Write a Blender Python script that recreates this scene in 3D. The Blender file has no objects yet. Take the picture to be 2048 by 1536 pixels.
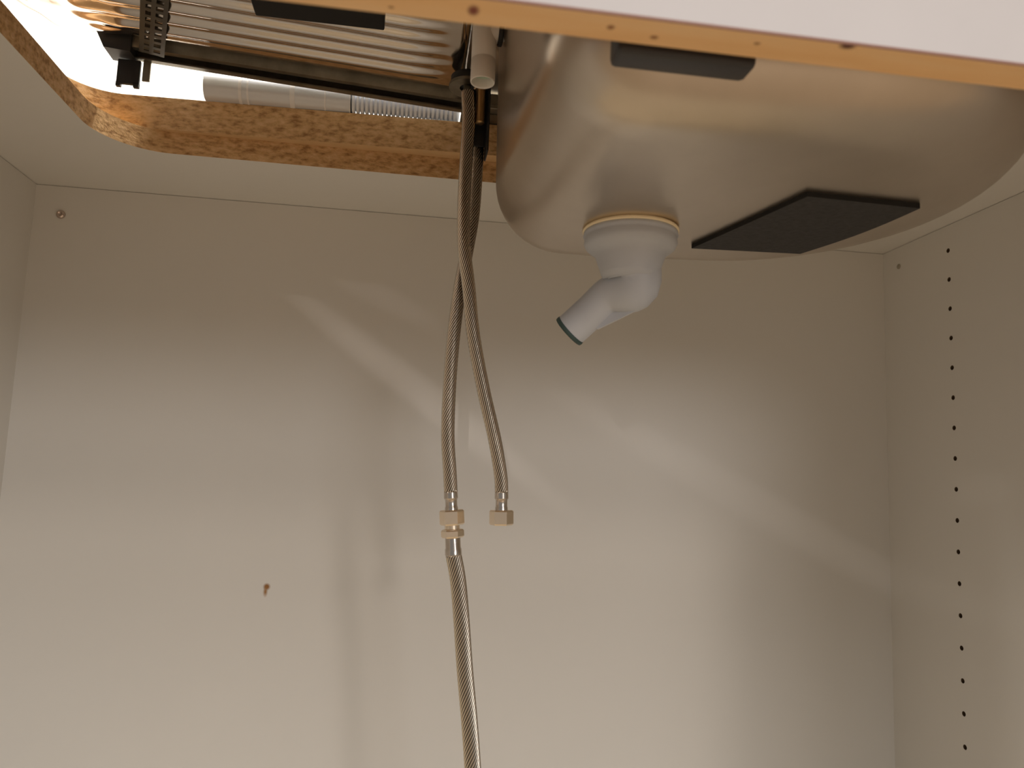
import bpy, bmesh, math, random
from mathutils import Vector, Matrix, noise
random.seed(4)
PI = math.pi
C = bpy.context.scene.collection
S = bpy.context.scene

# ------------------------------------------------------------------ camera, world, lights, exposure
cd = bpy.data.cameras.new('camera'); cam = bpy.data.objects.new('camera', cd); C.objects.link(cam)
yaw, pitch, roll = 0.139855, 0.117563, 0.035976
cy, sy, cp, sp = math.cos(yaw), math.sin(yaw), math.cos(pitch), math.sin(pitch)
fwd = Vector((sy*cp, cy*cp, sp)); rgt = Vector((cy, -sy, 0)); up = rgt.cross(fwd)
r2 = rgt*math.cos(roll) + up*math.sin(roll); u2 = -rgt*math.sin(roll) + up*math.cos(roll)
m = Matrix((r2, u2, -fwd)).transposed().to_4x4()
m.translation = Vector((-0.0867, -0.8176, -0.2828))
cam.matrix_world = m
cd.sensor_width = 36; cd.lens = 36*1487.1/2048; cd.clip_start = 0.02
cd.dof.use_dof = True; cd.dof.focus_distance = 0.66; cd.dof.aperture_fstop = 9.0
S.camera = cam

S.view_settings.view_transform = 'Standard'; S.view_settings.look = 'None'
S.view_settings.gamma = 1; S.view_settings.use_curve_mapping = False
S.view_settings.exposure = 0.0

w = bpy.data.worlds.new('kitchen_air'); S.world = w; w.use_nodes = True
bg = w.node_tree.nodes['Background']
bg.inputs[0].default_value = (1.0, 0.98, 0.96, 1); bg.inputs[1].default_value = 0.24

def aim(o, target, xdir=None):
    """point the lamp's -Z at the target; xdir = the direction its X axis leans to"""
    z = (o.location - Vector(target)).normalized()
    x = Vector(xdir) if xdir else Vector((1, 0, 0))
    x = (x - z*x.dot(z)).normalized(); y = z.cross(x)
    mm = Matrix((x, y, z)).transposed().to_4x4(); mm.translation = o.location
    s = o.scale.copy(); o.matrix_world = mm; o.scale = s

def area(name, loc, target, sx, sy_, power, col):
    l = bpy.data.lights.new(name, 'AREA'); l.shape = 'ELLIPSE'; l.size = sx; l.size_y = sy_
    l.energy = power; l.color = col
    o = bpy.data.objects.new(name, l); C.objects.link(o); o.location = loc; aim(o, target); return o

# the kitchen's ceiling lamp, in front and to the right of the open cabinet
area('ceiling_lamp', (1.56, -3.57, 1.04), (-.1, 0, -.4), .40, .40, 13, (1, .87, .75))
# added low fill for the wall gradient; then the pale kitchen ceiling's light
area('low_fill', (1.6, -4.2, .36), (-.2, 0, -.4), 1.5, .9, 30, (1, .95, .91))
area('ceiling_panel', (.3, -2.6, 1.58), (.3, -2.6, 0), 2.6, 2.6, 50, (1, .94, .89))
# light added over the worktop to blow out the gap behind the sink
area('gap_fill', (-.35, -.10, .50), (-.35, -.02, .05), .9, .06, 9, (1, .93, .82))

def glint(name, loc, a, b, width, power, blend=1.0):
    """an added narrow spot imitating a streak reflected off the steel, from a to b on the panels"""
    a, b, loc = Vector(a), Vector(b), Vector(loc)
    mid = (a+b)/2; d = (mid-loc).length
    zz = (loc-mid).normalized(); e = (b-a); e -= zz*e.dot(zz)
    half = math.atan(e.length/2/d); hw = math.atan(width/2/d)
    if e.length < width: half = hw
    l = bpy.data.lights.new(name, 'SPOT'); l.energy = power; l.color = (1, .88, .80)
    l.shadow_soft_size = 0.004; l.spot_blend = blend; l.spot_size = 2*half
    o = bpy.data.objects.new(name, l); C.objects.link(o); o.location = loc
    o.scale = (1, math.tan(hw)/math.tan(half), 1)
    aim(o, mid, e)
glint('glint_long', (-.35, -2.3, -.16), (-.26, 0, -.066), (.13, 0, -.345), .044, 12)
glint('glint_head', (-.35, -2.3, -.16), (-.253, 0, -.072), (-.205, 0, -.098), .020, 7)
glint('glint_short', (-.25, -2.3, -.22), (-.24, 0, -.036), (-.03, 0, -.139), .036, 4.2)
glint('glint_fold', (-.9, -2.5, .136), (-.02, 0, -.142), (.66, 0, -.48), .056, 10.5)
glint('glint_patch', (-.6, -2.5, -.10), (.484, -.128, -.284), (.484, -.158, -.284), .034, 9)

# ------------------------------------------------------------------ materials
def mat(name, col, rough=.5, metal=0, spec=None):
    M = bpy.data.materials.new(name); M.use_nodes = True
    b = M.node_tree.nodes['Principled BSDF']
    b.inputs['Base Color'].default_value = (*col, 1); b.inputs['Roughness'].default_value = rough
    b.inputs['Metallic'].default_value = metal
    if spec is not None: b.inputs['Specular IOR Level'].default_value = spec
    return M
def N(M, t, **kw):
    n = M.node_tree.nodes.new(t)
    for k, v in kw.items(): setattr(n, k, v)
    return n
def L(M, a, b): M.node_tree.links.new(a, b)
def bsdf(M): return M.node_tree.nodes['Principled BSDF']
def coords(M, scale=(1, 1, 1)):
    t = N(M, 'ShaderNodeTexCoord'); mp = N(M, 'ShaderNodeMapping'); mp.inputs['Scale'].default_value = scale
    L(M, t.outputs['Object'], mp.inputs['Vector']); return mp.outputs['Vector']
def ramp(M, fac, stops):
    r = N(M, 'ShaderNodeValToRGB'); e = r.color_ramp.elements
    while len(e) < len(stops): e.new(.5)
    for el, (p, c) in zip(e, stops): el.position = p; el.color = (*c, 1)
    L(M, fac, r.inputs['Fac']); return r.outputs['Color']
def noise_tex(M, vec, scale, detail=4, rough=.5):
    n = N(M, 'ShaderNodeTexNoise'); n.inputs['Scale'].default_value = scale
    n.inputs['Detail'].default_value = detail; n.inputs['Roughness'].default_value = rough
    L(M, vec, n.inputs['Vector']); return n.outputs['Fac']
def bump(M, h, strength, dist=.001):
    b = N(M, 'ShaderNodeBump'); b.inputs['Strength'].default_value = strength; b.inputs['Distance'].default_value = dist
    L(M, h, b.inputs['Height']); L(M, b.outputs['Normal'], bsdf(M).inputs['Normal'])
def speckled(name, cols, scale, rough=.5, metal=0, bs=0, bd=.001, stretch=(1, 1, 1), spec=None, detail=4):
    M = mat(name, cols[0], rough, metal, spec); v = coords(M, stretch); f = noise_tex(M, v, scale, detail, .6)
    L(M, ramp(M, f, [(.3 + .4*i/max(1, len(cols)-1), c) for i, c in enumerate(cols)]), bsdf(M).inputs['Base Color'])
    if bs: bump(M, f, bs, bd)
    return M
def spot_mix(M, colour_out, vec, centre, radii, colour, soft=.35, wob=0):
    """blend a stain of its own shape into a colour; centre and radii in object space"""
    mp = N(M, 'ShaderNodeMapping'); mp.vector_type = 'POINT'
    mp.inputs['Scale'].default_value = [1/r for r in radii]
    mp.inputs['Location'].default_value = [-c/r for c, r in zip(centre, radii)]
    L(M, vec, mp.inputs['Vector'])
    ln = N(M, 'ShaderNodeVectorMath', operation='LENGTH'); L(M, mp.outputs['Vector'], ln.inputs[0])
    mr = N(M, 'ShaderNodeMapRange'); mr.inputs['From Min'].default_value = 1.0; mr.inputs['From Max'].default_value = 1-soft
    L(M, ln.outputs['Value'], mr.inputs['Value'])
    mx = N(M, 'ShaderNodeMix', data_type='RGBA'); L(M, mr.outputs['Result'], mx.inputs['Factor'])
    L(M, colour_out, mx.inputs[6]); mx.inputs[7].default_value = (*colour, 1)
    return mx.outputs[2]

melamine = speckled('grey_white_melamine', [(.73, .715, .68), (.755, .74, .705)], 3, .42, spec=.35)
back_mat = speckled('back_panel_melamine', [(.73, .72, .69), (.755, .745, .715)], 3, .40, spec=.35)
v_ = coords(back_mat)
src = bsdf(back_mat).inputs['Base Color'].links[0].from_socket
o1 = spot_mix(back_mat, src, v_, (-.2205, 0, -.410), (.0042, 1, .0042), (.30, .14, .04), .6)
o2 = spot_mix(back_mat, o1, v_, (-.2215, 0, -.415), (.0028, 1, .0062), (.36, .19, .07), .8)
L(back_mat, o2, bsdf(back_mat).inputs['Base Color'])
white_front = speckled('white_front_laminate', [(.60, .575, .58), (.64, .615, .62)], 9, .5)
chip = speckled('raw_chipboard', [(.32, .17, .065), (.66, .42, .20), (.80, .56, .31)], 190, .9, bs=.9, bd=.0016, stretch=(.6, 1, 1.3), detail=6)
ledge_mat = speckled('smooth_brown_board', [(.60, .39, .19), (.66, .43, .22)], 40, .8)
rail_wood = speckled('rail_edge_wood', [(.90, .54, .23), (.96, .62, .30), (.97, .67, .36)], 60, .6, stretch=(.12, 1, 1))
vr = coords(rail_wood); src = bsdf(rail_wood).inputs['Base Color'].links[0].from_socket
for c_, rr, cc in (((-.070, -.562, -.115), (.0028, .004, 1), (.24, .06, .03)), ((-.018, -.562, -.115), (.002, .002, 1), (.36, .15, .05)),
                   ((.0, -.559, -.115), (.0022, .0016, 1), (.36, .15, .05)), ((.0745, -.5685, -.115), (.0042, .0028, 1), (.12, .035, .02)),
                   ((.04, -.563, -.115), (.0018, .0012, 1), (.38, .17, .06)), ((-.1, -.558, -.115), (.0015, .001, 1), (.4, .18, .06))):
    src = spot_mix(rail_wood, src, vr, (c_[0], c_[1]+.5615, 0), rr, cc, .6)
L(rail_wood, src, bsdf(rail_wood).inputs['Base Color'])
brown_board = speckled('rail_back_board', [(.62, .31, .13), (.70, .37, .16)], 30, .7)
steel_bowl = speckled('satin_steel_bowl', [(.585, .515, .43), (.645, .57, .48)], 14, .30, 1, .06, .0006, (1, 1, .12))
steel_bright = mat('bright_drainer_steel', (.66, .60, .54), .13, 1)
vb = coords(steel_bright); bump(steel_bright, noise_tex(steel_bright, vb, 30, 2), .12, .004)
steel_dark = speckled('dull_channel_steel', [(.20, .185, .15), (.32, .30, .25)], 40, .42, 1)
black_metal = mat('black_bracket_metal', (.035, .035, .035), .5, .6)
braid_mat = mat('braided_steel', (.62, .565, .49), .27, 1)
braid_gap = mat('dark_gap_in_braid', (.13, .115, .09), .5, 1)
ferrule_mat = mat('crimped_steel_ferrule', (.62, .55, .48), .18, 1)
nut_mat = mat('nickel_brass_nut', (.90, .77, .61), .27, 1)
brass = mat('brass_thread', (.50, .33, .16), .35, 1)
pad_mat = speckled('bitumen_pad', [(.016, .015, .015), (.035, .033, .033)], 260, .75, bs=.6, bd=.0008)
pad_edge = mat('black_pad_edge', (.006, .006, .006), .8)
grey_pad = mat('dark_grey_pad', (.045, .045, .05), .42)
plastic = speckled('pale_grey_plastic', [(.50, .53, .58), (.54, .57, .62)], 20, .38)
pipe_mat = mat('white_pipe_plastic', (.90, .87, .82), .45)
pipe_in = mat('pipe_bore_green_white', (.80, .93, .80), .5)
gasket_mat = mat('cream_rubber_gasket', (.96, .82, .56), .6)
green_seal = mat('dark_green_seal', (.04, .075, .07), .6)
rubber = mat('black_rubber', (.012, .012, .012), .6)
sleeve_mat = mat('grey_hose_sleeve', (.68, .69, .72), .3, .2)
collar_mat = mat('white_hose_collar', (.82, .80, .80), .4)
ribhose_mat = mat('silver_ribbed_hose', (.84, .87, .94), .32, .1)
wall_paint = speckled('white_backsplash_paint', [(.86, .85, .82), (.88, .87, .84)], 8, .6)
floor_mat = speckled('kitchen_floor', [(.50, .37, .24), (.56, .42, .28)], 4, .5, stretch=(1, 8, 1))
hole_mat = mat('drilled_chipboard', (.10, .065, .035), .9)
worktop_top = speckled('worktop_laminate', [(.72, .70, .66), (.78, .76, .72)], 60, .4)

# ------------------------------------------------------------------ helpers
def tagged(o, label=None, cat=None, group=None, kind=None):
    for k, v in (('label', label), ('category', cat), ('group', group), ('kind', kind)):
        if v: o[k] = v
    return o
def thing(name, label, cat, loc, group=None):
    o = bpy.data.objects.new(name, None); C.objects.link(o); o.location = loc; o.empty_display_size = .02
    return tagged(o, label, cat, group)
def part(name, bm, mats, parent=None, smooth=True, label=None, kind=None, angle=None):
    """link a bmesh in world coordinates as one object, relative to its parent"""
    if not isinstance(mats, (list, tuple)): mats = [mats]
    root = parent; off = Vector((0, 0, 0))
    while root is not None: off += root.location; root = root.parent
    bmesh.ops.recalc_face_normals(bm, faces=bm.faces)
    bmesh.ops.translate(bm, verts=bm.verts, vec=-off)
    if smooth:
        for f in bm.faces: f.smooth = True
        if angle:
            for e in bm.edges:
                if len(e.link_faces) == 2 and e.calc_face_angle(0) > angle: e.smooth = False
    me = bpy.data.meshes.new(name); bm.to_mesh(me); bm.free()
    for q in mats: me.materials.append(q)
    o = bpy.data.objects.new(name, me); C.objects.link(o)
    if parent: o.parent = parent
    return tagged(o, label, None, None, kind)
def box(bm, x0, x1, y0, y1, z0, z1, bev=0, mi=0):
    r = bmesh.ops.create_cube(bm, size=1)
    for v in r['verts']:
        v.co = Vector(((x0+x1)/2 + v.co.x*(x1-x0), (y0+y1)/2 + v.co.y*(y1-y0), (z0+z1)/2 + v.co.z*(z1-z0)))
    fs = {f for v in r['verts'] for f in v.link_faces}
    for f in fs: f.material_index = mi
    if bev:
        es = {e for v in r['verts'] for e in v.link_edges}
        bmesh.ops.bevel(bm, geom=list(es), offset=bev, segments=2, affect='EDGES', profile=.5)
def lathe(bm, prof, centre, axis=(0, 0, 1), seg=48, cap0=True, cap1=True, hexa=False, phase=0):
    """prof: [(radius, height along axis)]"""
    ax = Vector(axis).normalized(); c = Vector(centre)
    t = Vector((1, 0, 0)) if abs(ax.x) < .9 else Vector((0, 1, 0))
    u = (t - ax*t.dot(ax)).normalized(); v = ax.cross(u)
    rings = []
    for r, h in prof:
        rings.append([bm.verts.new(c + ax*h + (u*math.cos(2*PI*k/seg+phase) + v*math.sin(2*PI*k/seg+phase))*r) for k in range(seg)])
    for a, b in zip(rings, rings[1:]):
        for k in range(seg): bm.faces.new((a[k], a[(k+1) % seg], b[(k+1) % seg], b[k]))
    if cap0: bm.faces.new(rings[0][::-1])
    if cap1: bm.faces.new(rings[-1])
    return rings
def spline(pts, step):
    P = [Vector(p) for p in pts]; P = [2*P[0]-P[1]] + P + [2*P[-1]-P[-2]]; out = []
    for i in range(1, len(P)-2):
        n = max(2, int((P[i+1]-P[i]).length/step))
        for k in range(n):
            t = k/n; a, b, c, d = P[i-1:i+3]
            out.append(.5*((2*b) + (c-a)*t + (2*a-5*b+4*c-d)*t*t + (3*b-a-3*c+d)*t**3))
    out.append(P[-2].copy()); return out
def sweep(bm, pts, rad, seg=24, twist=0, lobes=0, depth=0, cap=True):
    """tube along pts; lobes/depth/twist = raised strands winding round it"""
    t0 = (pts[1]-pts[0]).normalized(); u = t0.orthogonal().normalized(); rings = []; s = 0
    for i, p in enumerate(pts):
        t = (pts[min(i+1, len(pts)-1)] - pts[max(i-1, 0)]).normalized()
        u = (u - t*u.dot(t)).normalized(); v = t.cross(u)
        if i: s += (p-pts[i-1]).length
        r0 = rad(i/(len(pts)-1)) if callable(rad) else rad
        ring = []
        for k in range(seg):
            a = 2*PI*k/seg
            r = r0
            if lobes: r -= depth*(.5-.5*math.cos(lobes*a))**1.5
            b = a + twist*s
            ring.append(bm.verts.new(p + (u*math.cos(b) + v*math.sin(b))*r))
        rings.append(ring)
    for a, b in zip(rings, rings[1:]):
        for k in range(seg): bm.faces.new((a[k], a[(k+1) % seg], b[(k+1) % seg], b[k]))
    if cap: bm.faces.new(rings[0][::-1]); bm.faces.new(rings[-1])
    return rings
def rrect(cx, cy_, hx, hy, r, n=12, r_right=None):
    """rounded rectangle, counter-clockwise, n+1 points per corner, 6 per side"""
    out = []
    for k, (sx, sy_) in enumerate(((1, 1), (-1, 1), (-1, -1), (1, -1))):
        rk = r_right if (r_right and sx > 0) else r
        for i in range(n+1):
            a = PI/2*k + PI/2*i/n
            out.append((cx + sx*(hx-rk) + rk*math.cos(a), cy_ + sy_*(hy-rk) + rk*math.sin(a)))
        nx = ((-1, 1), (-1, -1), (1, -1), (1, 1))[k]; rn = r_right if (r_right and nx[0] > 0) else r
        a0 = out[-1]; b0 = (cx + nx[0]*(hx-rn) + rn*math.cos(PI/2*(k+1)), cy_ + nx[1]*(hy-rn) + rn*math.sin(PI/2*(k+1)))
        for i in range(1, 6): out.append((a0[0]+(b0[0]-a0[0])*i/6, a0[1]+(b0[1]-a0[1])*i/6))
    return out

# ------------------------------------------------------------------ setting: the cabinet carcass and the kitchen round it
W = .484; HT = -.775
bm = bmesh.new(); box(bm, -W-.018, W+.018, 0, .010, HT, -.0005)
wall_back = part('wall_back', bm, back_mat, smooth=False, kind='structure')
bm = bmesh.new(); box(bm, -W-.018, -W, -.570, 0, HT, -.0005)
part('wall_left', bm, melamine, smooth=False, kind='structure')

# right side panel with drilled shelf-pin holes
hy_, hr = -.110, .0025
hz = [-.0283 - .032*i for i in range(22)]
bm = bmesh.new(); sq = .006
def quad(bm, pts): return bm.faces.new([bm.verts.new(p) for p in pts])
def px(y, z): return (W, y, z)
quad(bm, [px(-.570, HT), px(hy_-sq, HT), px(hy_-sq, -.0005), px(-.570, -.0005)])
quad(bm, [px(hy_+sq, HT), px(0, HT), px(0, -.0005), px(hy_+sq, -.0005)])
zt = -.0005
for z in hz:
    quad(bm, [px(hy_-sq, z+sq), px(hy_+sq, z+sq), px(hy_+sq, zt), px(hy_-sq, zt)]); zt = z-sq
    K = 24
    ci = [bm.verts.new(px(hy_+hr*math.cos(2*PI*k/K), z+hr*math.sin(2*PI*k/K))) for k in range(K)]
    co = []
    for k in range(K):
        c_, s_ = math.cos(2*PI*k/K), math.sin(2*PI*k/K); q = sq/max(abs(c_), abs(s_))
        co.append(bm.verts.new(px(hy_+c_*q, z+s_*q)))
    for k in range(K): bm.faces.new((ci[k], ci[(k+1) % K], co[(k+1) % K], co[k]))
quad(bm, [px(hy_-sq, HT), px(hy_+sq, HT), px(hy_+sq, zt), px(hy_-sq, zt)])
X2 = W+.018
quad(bm, [(X2, -.570, HT), (X2, 0, HT), (X2, 0, -.0005), (X2, -.570, -.0005)])
for a, b in (((-.570, HT), (0, HT)), ((0, HT), (0, -.0005)), ((0, -.0005), (-.570, -.0005)), ((-.570, -.0005), (-.570, HT))):
    quad(bm, [(W, *a), (W, *b), (X2, *b), (X2, *a)])
wall_right = part('wall_right', bm, melamine, smooth=False, kind='structure')
first = None
for z in hz:
    if first is None:
        bm = bmesh.new()
        lathe(bm, [(hr, 0), (hr, .010), (.0004, .0105)], (W, hy_, z), (1, 0, 0), 24, cap0=False)
        first = part('pin_hole', bm, hole_mat, wall_right)
    else:
        o = first.copy(); C.objects.link(o); o.parent = wall_right; o.location.z = z - hz[0]
# plastic cap over the screw near the rear corner, and the bright screw in the back panel
bm = bmesh.new(); lathe(bm, [(.0030, 0), (.0030, -.0006), (.0022, -.0012), (.0003, -.0013)], (W, -.029, -.024), (1, 0, 0), 24)
part('screw_cap', bm, mat('beige_cap', (.36, .33, .26), .5), wall_right)
bm = bmesh.new()
lathe(bm, [(.0046, 0), (.0046, -.0010), (.0036, -.0026), (.0020, -.0034), (.0018, -.0022), (.0003, -.0022)], (-.457, 0, -.031), (0, 1, 0), 28)
part('screw_head', bm, mat('polished_screw', (.62, .52, .46), .18, 1), wall_back)
bm = bmesh.new(); box(bm, -W, W, -.570, 0, HT, HT+.018)
part('floor', bm, speckled('beech_cabinet_floor', [(.80, .67, .48), (.84, .71, .52)], 12, .5, stretch=(.2, 1, 1)), smooth=False, kind='structure')
# kitchen round the cabinet: wall behind, floor in front
bm = bmesh.new(); box(bm, -2.6, 2.6, .030, .08, -.86, 1.6)
part('wall_rear', bm, wall_paint, smooth=False, kind='structure')
bm = bmesh.new(); box(bm, -2.6, 2.6, -4.2, .08, -.90, -.86)
part('floor_kitchen', bm, floor_mat, smooth=False, kind='structure')
# neighbouring cabinet fronts, so light reaches this cabinet only through its own opening
bm = bmesh.new(); box(bm, W+.018, 2.4, -.575, -.560, HT-.085, -.0005)
part('wall_front_right', bm, white_front, smooth=False, kind='structure')
bm = bmesh.new(); box(bm, -2.4, -W-.018, -.575, -.560, HT-.085, -.0005)
part('wall_front_left', bm, white_front, smooth=False, kind='structure')

# ------------------------------------------------------------------ worktop of two boards with the sink cutout
OX, OYB, OYF = 2.4, .028, -.620
def board(z0, z1, inner, mats):
    """outer rectangle minus inner outline; mats: 0 underside, 1 top, 2 cut face"""
    bm = bmesh.new(); n = len(inner); per = n//4
    corner = [(OX, OYB), (-OX, OYB), (-OX, OYF), (OX, OYF)]
    outer = []
    for k in range(4):
        outer += [corner[k]]*(per-5)
        nxt = corner[(k+1) % 4]
        for i in range(1, 6): outer.append((corner[k][0]+(nxt[0]-corner[k][0])*i/6, corner[k][1]+(nxt[1]-corner[k][1])*i/6))
    V = {}
    def vert(p, z):
        key = (round(p[0], 6), round(p[1], 6), z)
        if key not in V: V[key] = bm.verts.new((p[0], p[1], z))
        return V[key]
    def face(vs, mi):
        u = []
        for q in vs:
            if q not in u: u.append(q)
        if len(u) > 2: bm.faces.new(u).material_index = mi
    for i in range(n):
        j = (i+1) % n
        for z, mi in ((z0, 0), (z1, 1)): face([vert(inner[i], z), vert(inner[j], z), vert(outer[j], z), vert(outer[i], z)], mi)
        face([vert(inner[i], z0), vert(inner[j], z0), vert(inner[j], z1), vert(inner[i], z1)], 2)
        face([vert(outer[i], z0), vert(outer[j], z0), vert(outer[j], z1), vert(outer[i], z1)], 1)
    return bm
worktop = thing('worktop', 'worktop with grey underside and a raw chipboard sink cutout, seen from below', 'worktop', (0, -.3, 0))
inn = rrect(-.02, -.331, .352, .216, .058, 14)
part('lower_board', board(0, .021, inn, 0), [melamine, ledge_mat, chip], worktop, smooth=False)
inn2 = []
for x, y in rrect(-.037, -.331, .369, .213, .044, 14):
    t = min(1, max(0, (x+.34)/.34))
    inn2.append((x, y - (.014*t if y > -.25 else 0)))
part('upper_board', board(.021, .052, inn2, 0), [ledge_mat, worktop_top, chip], worktop, smooth=False)

# ------------------------------------------------------------------ front rail
rail = thing('front_rail', 'white-faced front rail with an orange raw wood lower edge, close to the camera', 'cabinet rail', (0, -.5615, -.115))
bm = bmesh.new(); box(bm, -W, W, -.5700, -.5530, -.115, -.0008, .0009)
bmesh.ops.recalc_face_normals(bm, faces=bm.faces)
for f in bm.faces:
    f.material_index = 3 if (f.normal.y < -.2 and f.normal.z < -.2) else (0 if f.normal.y < -.5 else (1 if f.normal.z < -.5 else 2))
part('rail_board', bm, [white_front, rail_wood, brown_board, mat('purple_brown_glue_line', (.42, .24, .20), .6)], rail, smooth=False)

# ------------------------------------------------------------------ sink
sink = thing('kitchen_sink', 'stainless steel inset sink with ribbed drainer and rounded bowl, seen from underneath', 'sink', (.115, -.366, -.105))
BC, BH, BR, BRR, RF, ZB, ZR = (.141, -.3575), (.1675, .1545), .0580, .153, .0525, -.1074, .074
def ring_at(off):          # outline moved inwards by off
    return rrect(BC[0], BC[1], BH[0]-off, BH[1]-off, BR-off, 14, BRR-off)
def lift(x, z): return z + .0428*max(0, x-.066)*(ZR-z)/(ZR-ZB)      # the bottom falls towards the waste
bm = bmesh.new(); rings = []
rings.append([(x, y, ZR) for x, y in rrect(.140, -.353, .204, .205, .05, 14)])
rings.append([(x, y, ZR) for x, y in ring_at(-.012)])
for i in range(5):
    a = PI/2*i/4; rings.append([(x, y, ZR-.008+.008*math.cos(a)) for x, y in ring_at(-.012+.010*math.sin(a))])
for i in range(1, 9):
    t = i/8; z = ZR-.008 + (ZB+RF-ZR+.008)*t; rings.append([(x, y, z) for x, y in ring_at(-.002*(1-t))])
for i in range(1, 13):
    a = PI/2*i/12; rings.append([(x, y, ZB+RF-RF*math.sin(a)) for x, y in ring_at(RF*(1-math.cos(a)))])
base = ring_at(RF)
for i in range(1, 12):
    t = 1-i/12; rings.append([(BC[0]+(x-BC[0])*t, BC[1]+(y-BC[1])*t, ZB-.0006*(1-t)) for x, y in base])
RV = [[bm.verts.new((x, y, lift(x, z))) for x, y, z in r] for r in rings]
for a, b in zip(RV, RV[1:]):
    for k in range(len(a)): bm.faces.new((a[k], a[(k+1) % len(a)], b[(k+1) % len(a)], b[k]))
bm.faces.new(RV[-1])
part('bowl', bm, steel_bowl, sink)

# ribbed drainer tray
DX0, DX1, DYB, DYF, DR = -.430, -.047, -.150, -.556, .045
def zdeck(x): return max(.0905 - .058*(x+.36), .0722)
def smooth(a, b, t): t = min(1, max(0, (t-a)/(b-a))); return t*t*(3-2*t)
bm = bmesh.new(); NU, NV = 90, 300; G = []
for j in range(NV+1):
    y = DYB + (DYF-DYB)*j/NV
    dy = min(DYB-y, y-DYF); xl = DX0
    if dy < DR: xl = DX0 + DR - math.sqrt(max(0, DR*DR-(DR-dy)**2))
    row = []
    for i in range(NU+1):
        x = xl + (DX1-xl)*i/NU
        dx = x-DX0
        if dx < DR and dy < DR: d = DR - math.hypot(DR-dx, DR-dy)
        else: d = min(dx, dy)
        d = max(0, d)
        z = zdeck(x) - .011*smooth(.010, .028, d)*smooth(.002, .008, DX1-x)
        rib = (.5-.5*math.cos(2*PI*(y-DYB)/.0175))
        z -= .0030*rib*smooth(.028, .040, d)*smooth(.012, .060, DX1-x)*smooth(.05, .09, x-DX0)
        # hammered unevenness of the pressed corner
        z += .0036*noise.noise(Vector((x*42, y*42, 3)))*(1-smooth(.06, .13, dx))
        row.append(bm.verts.new((x, y, z)))
    G.append(row)
for j in range(NV):
    for i in range(NU): bm.faces.new((G[j][i], G[j][i+1], G[j+1][i+1], G[j+1][i]))
dr = part('drainer', bm, steel_bright, sink)
md = dr.modifiers.new('sheet', 'SOLIDIFY'); md.thickness = .0008; md.offset = 1

bm = bmesh.new(); box(bm, -.430, .340, -.5590, -.5560, .0525, .074, .0006)  # unseen strip added to block light under the raised front edge
part('front_light_stop', bm, steel_bright, sink, smooth=False)

bm = bmesh.new(); box(bm, -.0500, .352, -.162, -.090, .0528, .0560, .0006); box(bm, .322, .352, -.556, -.162, .0528, .0560, .0006)  # strips added to stop light leaking down past the sink edge
part('rim_light_stop', bm, steel_dark, sink, smooth=False)

# clip channel folded along the back edge
def bar(bm, x0, x1, ya, yb, dz0, dz1, cut=0):
    """bar following the deck's slope between two x; heights relative to the deck"""
    vs = []
    for x, c in ((x0, cut), (x1, 0)):
        vs.append([bm.verts.new((x+q, y, zdeck(x)+dz)) for y, dz, q in ((ya, dz0, c), (yb, dz0, c), (yb, dz1, 0), (ya, dz1, 0))])
    a, b = vs
    for k in range(4): bm.faces.new((a[k], a[(k+1) % 4], b[(k+1) % 4], b[k]))
    bm.faces.new(a[::-1]); bm.faces.new(b)
bm = bmesh.new()
for xa, xb in ((-.362, -.050), (-.050, .330)):
  bar(bm, xa, xb, -.1515, -.150, -.021, 0, .006 if xa < -.1 else 0)
bar(bm, -.362, -.050, -.1640, -.1515, -.0015, 0)
bar(bm, -.362, -.050, -.1655, -.1640, -.0165, 0, .005)
bar(bm, -.362, -.050, -.1640, -.1600, -.0165, -.0150, .005)
bar(bm, -.362, -.050, -.1555, -.1515, -.021, -.0195, .006)
part('clip_channel', bm, steel_dark, sink, smooth=False, label='dull dark steel channel along the back of the drainer')
bm = bmesh.new(); bar(bm, -.372, -.340, -.168, -.146, -.022, -.002, .010)
part('channel_end', bm, black_metal, sink, smooth=False, label='black end piece of the channel')

# sound pads
def bowl_z(x, y):
    R_ = BRR if x > BC[0] else BR
    qx, qy = abs(x-BC[0])-BH[0]+R_, abs(y-BC[1])-BH[1]+R_
    d = R_ - (math.hypot(max(qx, 0), max(qy, 0)) + min(max(qx, qy), 0))
    if d >= RF: return lift(x, ZB)
    d = max(d, .0)
    return lift(x, ZB + RF - math.sqrt(max(0, RF*RF-(RF-d)**2)))
pc = [(.1222, -.2901), (.1517, -.4045), (.2362, -.3936), (.2130, -.2864)]
bm = bmesh.new(); n = 16; lay = []
for h in (.0035, -.0012):
    g = []
    for j in range(n+1):
        row = []
        for i in range(n+1):
            u, v = i/n, j/n
            x = (pc[0][0]*(1-u)+pc[3][0]*u)*(1-v) + (pc[1][0]*(1-u)+pc[2][0]*u)*v
            y = (pc[0][1]*(1-u)+pc[3][1]*u)*(1-v) + (pc[1][1]*(1-u)+pc[2][1]*u)*v
            x += .005*math.sin(PI*v)*u*u
            row.append(bm.verts.new((x, y, bowl_z(x, y) - h)))
        g.append(row)
    lay.append(g)
for g in lay:
    for j in range(n):
        for i in range(n): bm.faces.new((g[j][i], g[j][i+1], g[j+1][i+1], g[j+1][i]))
edge = [(0, i) for i in range(n)] + [(j, n) for j in range(n)] + [(n, n-i) for i in range(n)] + [(n-j, 0) for j in range(n)]
for k in range(len(edge)):
    (a, b), (c_, d_) = edge[k], edge[(k+1) % len(edge)]
    bm.faces.new((lay[0][a][b], lay[0][c_][d_], lay[1][c_][d_], lay[1][a][b])).material_index = 1
part('sound_pad', bm, [pad_mat, pad_edge], sink, smooth=False, label='black square sound pad under the bowl')
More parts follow.
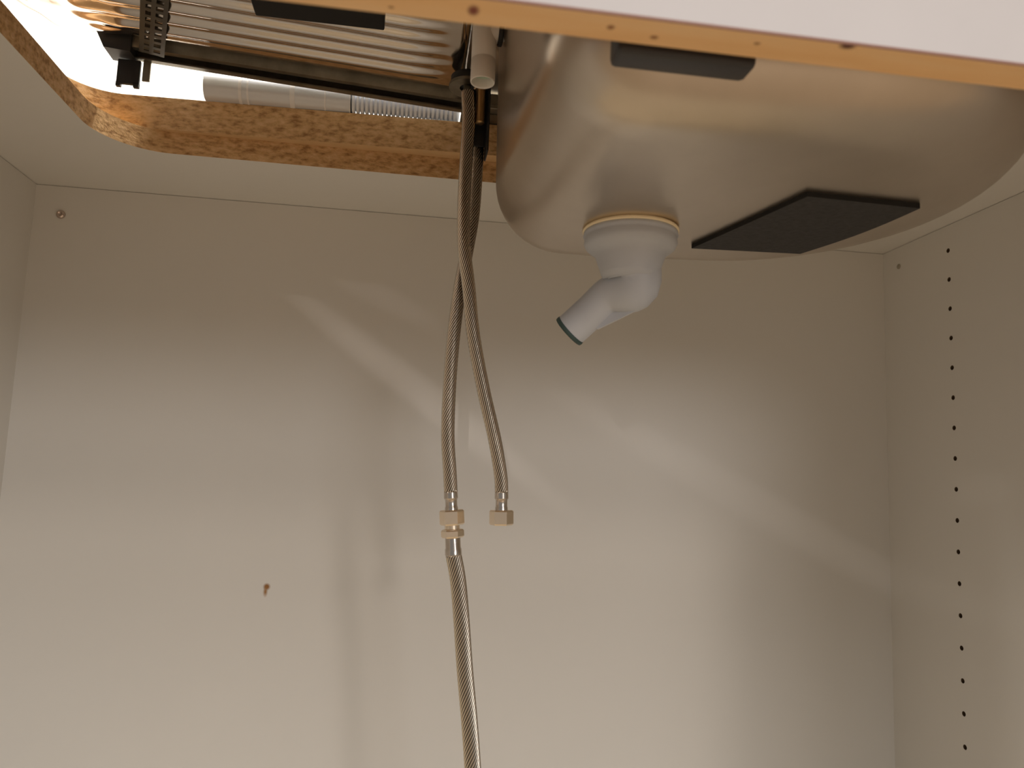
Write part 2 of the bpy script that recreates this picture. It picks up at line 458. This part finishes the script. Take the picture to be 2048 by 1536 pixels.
bm = bmesh.new(); box(bm, -.002, .064, -.516, -.500, -.0950, -.052, .0028)
part('sound_pad', bm, grey_pad, sink, label='dark grey pad strip on the front of the bowl')
bm = bmesh.new(); box(bm, -.212, -.118, -.350, -.2815, .044, .078, .0012)
part('sound_pad', bm, pad_edge, sink, label='black pad strip under the drainer')

# ------------------------------------------------------------------ waste outlet elbow
el = thing('waste_elbow', 'pale grey plastic waste elbow hanging open under the sink bowl', 'drain pipe', (.066, -.316, -.108))
c0 = (.066, -.316, ZB)
bm = bmesh.new(); lathe(bm, [(.020, .0002), (.0335, .0002), (.0345, -.0012), (.0342, -.0026), (.020, -.0026)], c0, seg=64)
part('gasket', bm, gasket_mat, el, label='cream rubber gasket')
bm = bmesh.new()
lathe(bm, [(.0335, -.0026), (.0338, -.0050), (.0325, -.0058), (.0328, -.0072), (.0333, -.0105), (.0318, -.0135), (.0290, -.0158), (.0258, -.0178), (.0245, -.0210), (.0224, -.027), (.0208, -.032), (.0190, -.036)], c0, seg=64)
part('outlet_cup', bm, plastic, el)
E0 = Vector(c0) + Vector((.003, .002, -.0310)); ED = Vector((-.039, .026, -.039)).normalized(); EL = .0610
bm = bmesh.new()
pts = spline([Vector(c0)+Vector((0, 0, -.022)), E0 + Vector((.0008, 0, -.003)), E0 + Vector((-.001, .001, -.0105)) , E0 + ED*.024, E0+ED*.040, E0 + ED*EL], .0025)
sweep(bm, pts, lambda t: .0200 - .0073*smooth(.10, .62, t), 40, cap=False)
sweep(bm, [E0+ED*(EL-.004), E0+ED*(EL+.0)], .0108, 40, cap=True)
part('elbow_pipe', bm, plastic, el)
bm = bmesh.new()   # moulded web under the bend
nrm = ED.cross(Vector((0, 0, -1))).normalized(); dn = nrm.cross(ED).normalized()
if dn.z > 0: dn = -dn
p0, p1 = E0+ED*.004, E0+ED*(EL-.016)
tri = [p0+Vector((.004, 0, .006)), p0 + dn*.0235, E0+ED*.014+dn*.0232, E0+ED*.030+dn*.0185, p1+dn*.0138, p1, E0]
A = [bm.verts.new(q+nrm*.0011) for q in tri]; B = [bm.verts.new(q-nrm*.0011) for q in tri]
bm.faces.new(A); bm.faces.new(B[::-1])
for k in range(len(tri)): bm.faces.new((A[k], A[(k+1) % len(tri)], B[(k+1) % len(tri)], B[k]))
part('moulded_web', bm, plastic, el, smooth=False)
bm = bmesh.new(); lathe(bm, [(.0108, -.001), (.0129, -.001), (.0133, .0006), (.0130, .0022), (.0108, .0022)], E0+ED*EL, ED, 40, cap0=False, cap1=False)
part('end_seal', bm, green_seal, el, label='dark green seal at the open pipe end')

# ------------------------------------------------------------------ overflow pipe
ov = thing('overflow_pipe', 'short white overflow pipe with an open lower end beside the bowl', 'pipe', (-.0430, -.29, .0065))
OC = Vector((-.0430, -.29, -.0060)); orad = .0093
bm = bmesh.new()
lathe(bm, [(orad-.0013, .020), (orad-.0013, .0135), (orad-.0004, .0125), (orad, .0135), (orad, .030), (orad-.0004, .0305), (orad, .031), (orad, .060), (orad*.8, .068), (.001, .071)], OC, seg=40, cap0=False)
part('pipe_body', bm, pipe_mat, ov)
bm = bmesh.new(); lathe(bm, [(orad-.0012, .0136), (orad-.0016, .045), (.0005, .045)], OC, seg=40, cap0=False)
part('pipe_bore', bm, pipe_in, ov, label='pale green bore seen at the open end')
bm = bmesh.new(); sweep(bm, spline([OC+Vector((0, 0, .048)), OC+Vector((.006, -.001, .052)), OC+Vector((.013, -.003, .054))], .002), .0078, 28)
part('side_arm', bm, pipe_mat, ov)
bm = bmesh.new(); lathe(bm, [(.0095, .0), (.0105, .0006), (.0105, .003), (.0095, .0036)], OC+Vector((.010, -.003, .053)), (1, 0, 0), 28)
part('washer', bm, rubber, ov, label='black rubber washer against the bowl')

# ------------------------------------------------------------------ tap fixing
TX, TY = -.048, -.205
tap = thing('tap_fixing', 'tap fixing with horseshoe washer and stud above the two hoses', 'tap fixing', (TX, TY, .03))
bm = bmesh.new()
K = 36; hor = []
for r in (.017, .0075):
    hor.append([(TX+r*math.cos(-.5+ (2*PI-1.0)*k/K + PI/2), TY+r*math.sin(-.5+(2*PI-1.0)*k/K + PI/2)) for k in range(K+1)])
T = [[[bm.verts.new((x, y, z)) for x, y in h] for h in hor] for z in (.0465, .049)]
for k in range(K):
    for a in (0, 1): bm.faces.new((T[a][0][k], T[a][0][k+1], T[a][1][k+1], T[a][1][k]))
    for h in (0, 1): bm.faces.new((T[0][h][k], T[0][h][k+1], T[1][h][k+1], T[1][h][k]))
for k in (0, K): bm.faces.new((T[0][0][k], T[0][1][k], T[1][1][k], T[1][0][k]))
part('horseshoe_washer', bm, steel_dark, tap, smooth=False)
bm = bmesh.new(); lathe(bm, [(.006, .049), (.0150, .049), (.0155, .050), (.0155, .056), (.006, .056)], (TX, TY, 0), seg=40)
part('rubber_seal', bm, rubber, tap, label='black rubber seal')
bm = bmesh.new(); prof = []
for i in range(30): prof += [(.0036, .012+.0016*i), (.0042, .0128+.0016*i)]
lathe(bm, prof, (TX+.0105, TY-.008, 0), seg=20)
part('threaded_stud', bm, brass, tap)
bm = bmesh.new(); lathe(bm, [(.0062, 0), (.0066, .0008), (.0066, .0058), (.0062, .0066)], (TX+.0105, TY-.008, .042), seg=6)
part('stud_nut', bm, nut_mat, tap, smooth=False)
bm = bmesh.new(); box(bm, TX+.017, TX+.0188, TY-.010, TY+.014, -.012, .056, .0006); box(bm, TX+.004, TX+.0188, TY+.006, TY+.0078, -.002, .050, .0005)
part('bracket_plate', bm, black_metal, tap, label='dark metal bracket plate')
bm = bmesh.new(); box(bm, TX-.0045, TX+.0015, TY-.0065, TY-.0005, .018, .050, .001)
part('tap_tail', bm, steel_dark, tap)

# ------------------------------------------------------------------ braided hoses
def hexnut(bm, c, ax, r, h, ph=0):
    lathe(bm, [(r*.62, -.0001), (r*.90, 0), (r, .0012), (r, h-.0012), (r*.90, h), (r*.62, h+.0001)], c, ax, 6, phase=ph)
def hose(name, label, pts, rad, group):
    o = thing(name, label, 'hose', pts[0], group)
    bm = bmesh.new(); P = spline(pts, .0012)
    sweep(bm, P, rad, 96, twist=105, lobes=16, depth=.0010)
    bm.faces.ensure_lookup_table()
    for i, f in enumerate(bm.faces):
        if i < (len(P)-1)*96 and (i % 96) % 6 in (2, 3): f.material_index = 1
    part('braid', bm, [braid_mat, braid_gap], o)
    return o, P
def ferrule(o, c, ax, r, prof, m=ferrule_mat, name='ferrule'):
    bm = bmesh.new(); lathe(bm, prof, c, ax, 32); part(name, bm, m, o, angle=.6)
G_ = 'braided hoses under the sink'
HY = -.2
ptsB = [(-.0490, -.212, .040), (-.0470, -.212, .012), (-.0478, -.213, -.030), (-.0477, -.213, -.070), (-.0458, -.212, -.100), (-.0405, -.208, -.130), (-.0345, -.204, -.170),
        (-.0240, -.201, -.215), (-.0130, -.2, -.255), (-.0067, -.2, -.285), (-.0052, -.2, -.300)]
hB, P = hose('braided_hose', 'right braided steel hose ending in a loose nut', ptsB, .0056, G_)
e = Vector(ptsB[-1]); ax = Vector((.03, 0, -1)).normalized()
ferrule(hB, e, ax, .005, [(.0050, -.0005), (.0057, .0002), (.0058, .0050), (.0051, .0060), (.0049, .0072), (.0049, .0115), (.0053, .0125), (.0053, .0150), (.004, .0155)])
bm = bmesh.new(); hexnut(bm, e+ax*.0145, ax, .0100, .0122, .20); part('hose_nut', bm, nut_mat, hB, smooth=False)
ptsA = [(-.0370, -.190, .040), (-.0366, -.191, .012), (-.0370, -.192, -.030), (-.0385, -.194, -.065), (-.0430, -.196, -.100), (-.0478, -.198, -.135), (-.0510, -.2, -.175),
        (-.0523, -.2, -.215), (-.0518, -.2, -.255), (-.0488, -.2, -.285), (-.0473, -.2, -.301)]
hA, P = hose('braided_hose', 'left braided steel hose joined by a nut to the lower hose', ptsA, .0056, G_)
e = Vector(ptsA[-1]); ax = Vector((.09, 0, -1)).normalized()
ferrule(hA, e, ax, .005, [(.0050, -.0005), (.0057, .0002), (.0058, .0050), (.0051, .0060), (.0049, .0072), (.0049, .0115), (.0054, .0125), (.0054, .0150), (.004, .0155)])
bm = bmesh.new(); hexnut(bm, e+ax*.0145, ax, .0101, .0122, .12); part('hose_nut', bm, nut_mat, hA, smooth=False)
q = e+ax*.0267
ptsC = [q+ax*.024, (-.0382, -.2, -.372), (-.0345, -.2015, -.400), (-.0300, -.203, -.440), (-.0248, -.206, -.480), (-.0208, -.207, -.515), (-.0165, -.207, -.56), (-.0130, -.205, -.62), (-.015, -.200, -.70), (-.02, -.195, -.757)]
hC, P = hose('braided_hose', 'lower braided steel hose running down out of the picture', [tuple(p) for p in ptsC], .0066, G_)
ferrule(hC, q, ax, .005, [(.0062, 0), (.0062, .0030), (.0076, .0034), (.0076, .0040)], nut_mat, 'coupling')
bm = bmesh.new(); hexnut(bm, q+ax*.0036, ax, .0094, .0066, .12); part('coupling_nut', bm, nut_mat, hC, smooth=False)
ferrule(hC, q, ax, .005, [(.0060, .0100), (.0063, .0108), (.0063, .0185), (.0068, .0195), (.0069, .0240), (.0060, .0250)])

# ------------------------------------------------------------------ sink clamp at the left of the channel
cl = thing('sink_clamp', 'dark metal clamp at the left end of the drainer, its reflection built as a perforated strap', 'clamp', (-.335, -.155, .07))
bm = bmesh.new(); zc = .0675  # clamp's mirror image in the drainer, built as a perforated strap
a_, b_ = Vector((-.323, -.166)), Vector((-.288, -.268)); dr_ = (b_-a_).normalized(); nr_ = Vector((-dr_.y, dr_.x)); LS = (b_-a_).length
def strip(s0, s1, w0, w1, z0, z1):
    c = [a_+dr_*s0+nr_*w0, a_+dr_*s1+nr_*w0, a_+dr_*s1+nr_*w1, a_+dr_*s0+nr_*w1]
    lo = [bm.verts.new((q.x, q.y, z0)) for q in c]; hi = [bm.verts.new((q.x, q.y, z1)) for q in c]
    bm.faces.new(lo[::-1]); bm.faces.new(hi)
    for k in range(4): bm.faces.new((lo[k], lo[(k+1) % 4], hi[(k+1) % 4], hi[k]))
for w0, w1 in ((-.0100, -.0062), (-.0022, .0012), (.0066, .0100)): strip(0, LS, w0, w1, zc, zc+.0014)
s_ = 0
while s_ < LS-.004:
    strip(s_, s_+.0042, -.0098, .0098, zc+.0002, zc+.0012); s_ += .0098
part('strap_reflection', bm, mat('dark_reflection_metal', (.10, .095, .08), .4, .9), cl, smooth=False)
bm = bmesh.new(); box(bm, -.3550, -.3360, -.1535, -.1500, .045, .0675, .0006); box(bm, -.3550, -.3512, -.1535, -.1500, .0425, .0465); box(bm, -.3405, -.3360, -.1535, -.1500, .0425, .0465)
part('clamp_foot', bm, black_metal, cl, smooth=False, label='black clamp foot')
bm = bmesh.new(); box(bm, -.3345, -.3280, -.1515, -.1495, .050, .069, .0005)
part('clamp_hook', bm, steel_dark, cl, smooth=False)

# ------------------------------------------------------------------ ribbed hose lying behind the sink edge
rh = thing('ribbed_hose', 'silver ribbed hose and grey sleeve lying along the rear cutout edge', 'hose', (-.17, -.121, .052))
HZ, HYY, HR = .0652, -.121, .0132
bm = bmesh.new(); lathe(bm, [(HR-.001, -.2885), (HR-.0002, -.288), (HR-.0002, -.155), (HR-.001, -.1545)], (0, HYY, HZ), (1, 0, 0), 40)
part('sleeve', bm, sleeve_mat, rh, angle=.6)
for x, wd in ((-.2570, .0030), (-.2495, .0018), (-.2105, .0046), (-.1790, .0016), (-.1555, .0010)):
    bm = bmesh.new(); lathe(bm, [(HR-.0012, x), (HR+.0003, x+.0001), (HR+.0003, x+wd-.0001), (HR-.0012, x+wd)], (0, HYY, HZ), (1, 0, 0), 40)
    part('collar', bm, collar_mat, rh, angle=.6)
bm = bmesh.new(); prof = []
x = -.1545
while x < -.056:
    prof += [(HR-.0050, x), (HR-.0046, x+.0009), (HR-.0004, x+.0013), (HR, x+.0026), (HR-.0004, x+.0039)]; x += .0042
prof.append((HR-.0046, -.0508))
lathe(bm, prof, (0, HYY, HZ), (1, 0, 0), 40)
part('ribbed_tube', bm, ribhose_mat, rh)
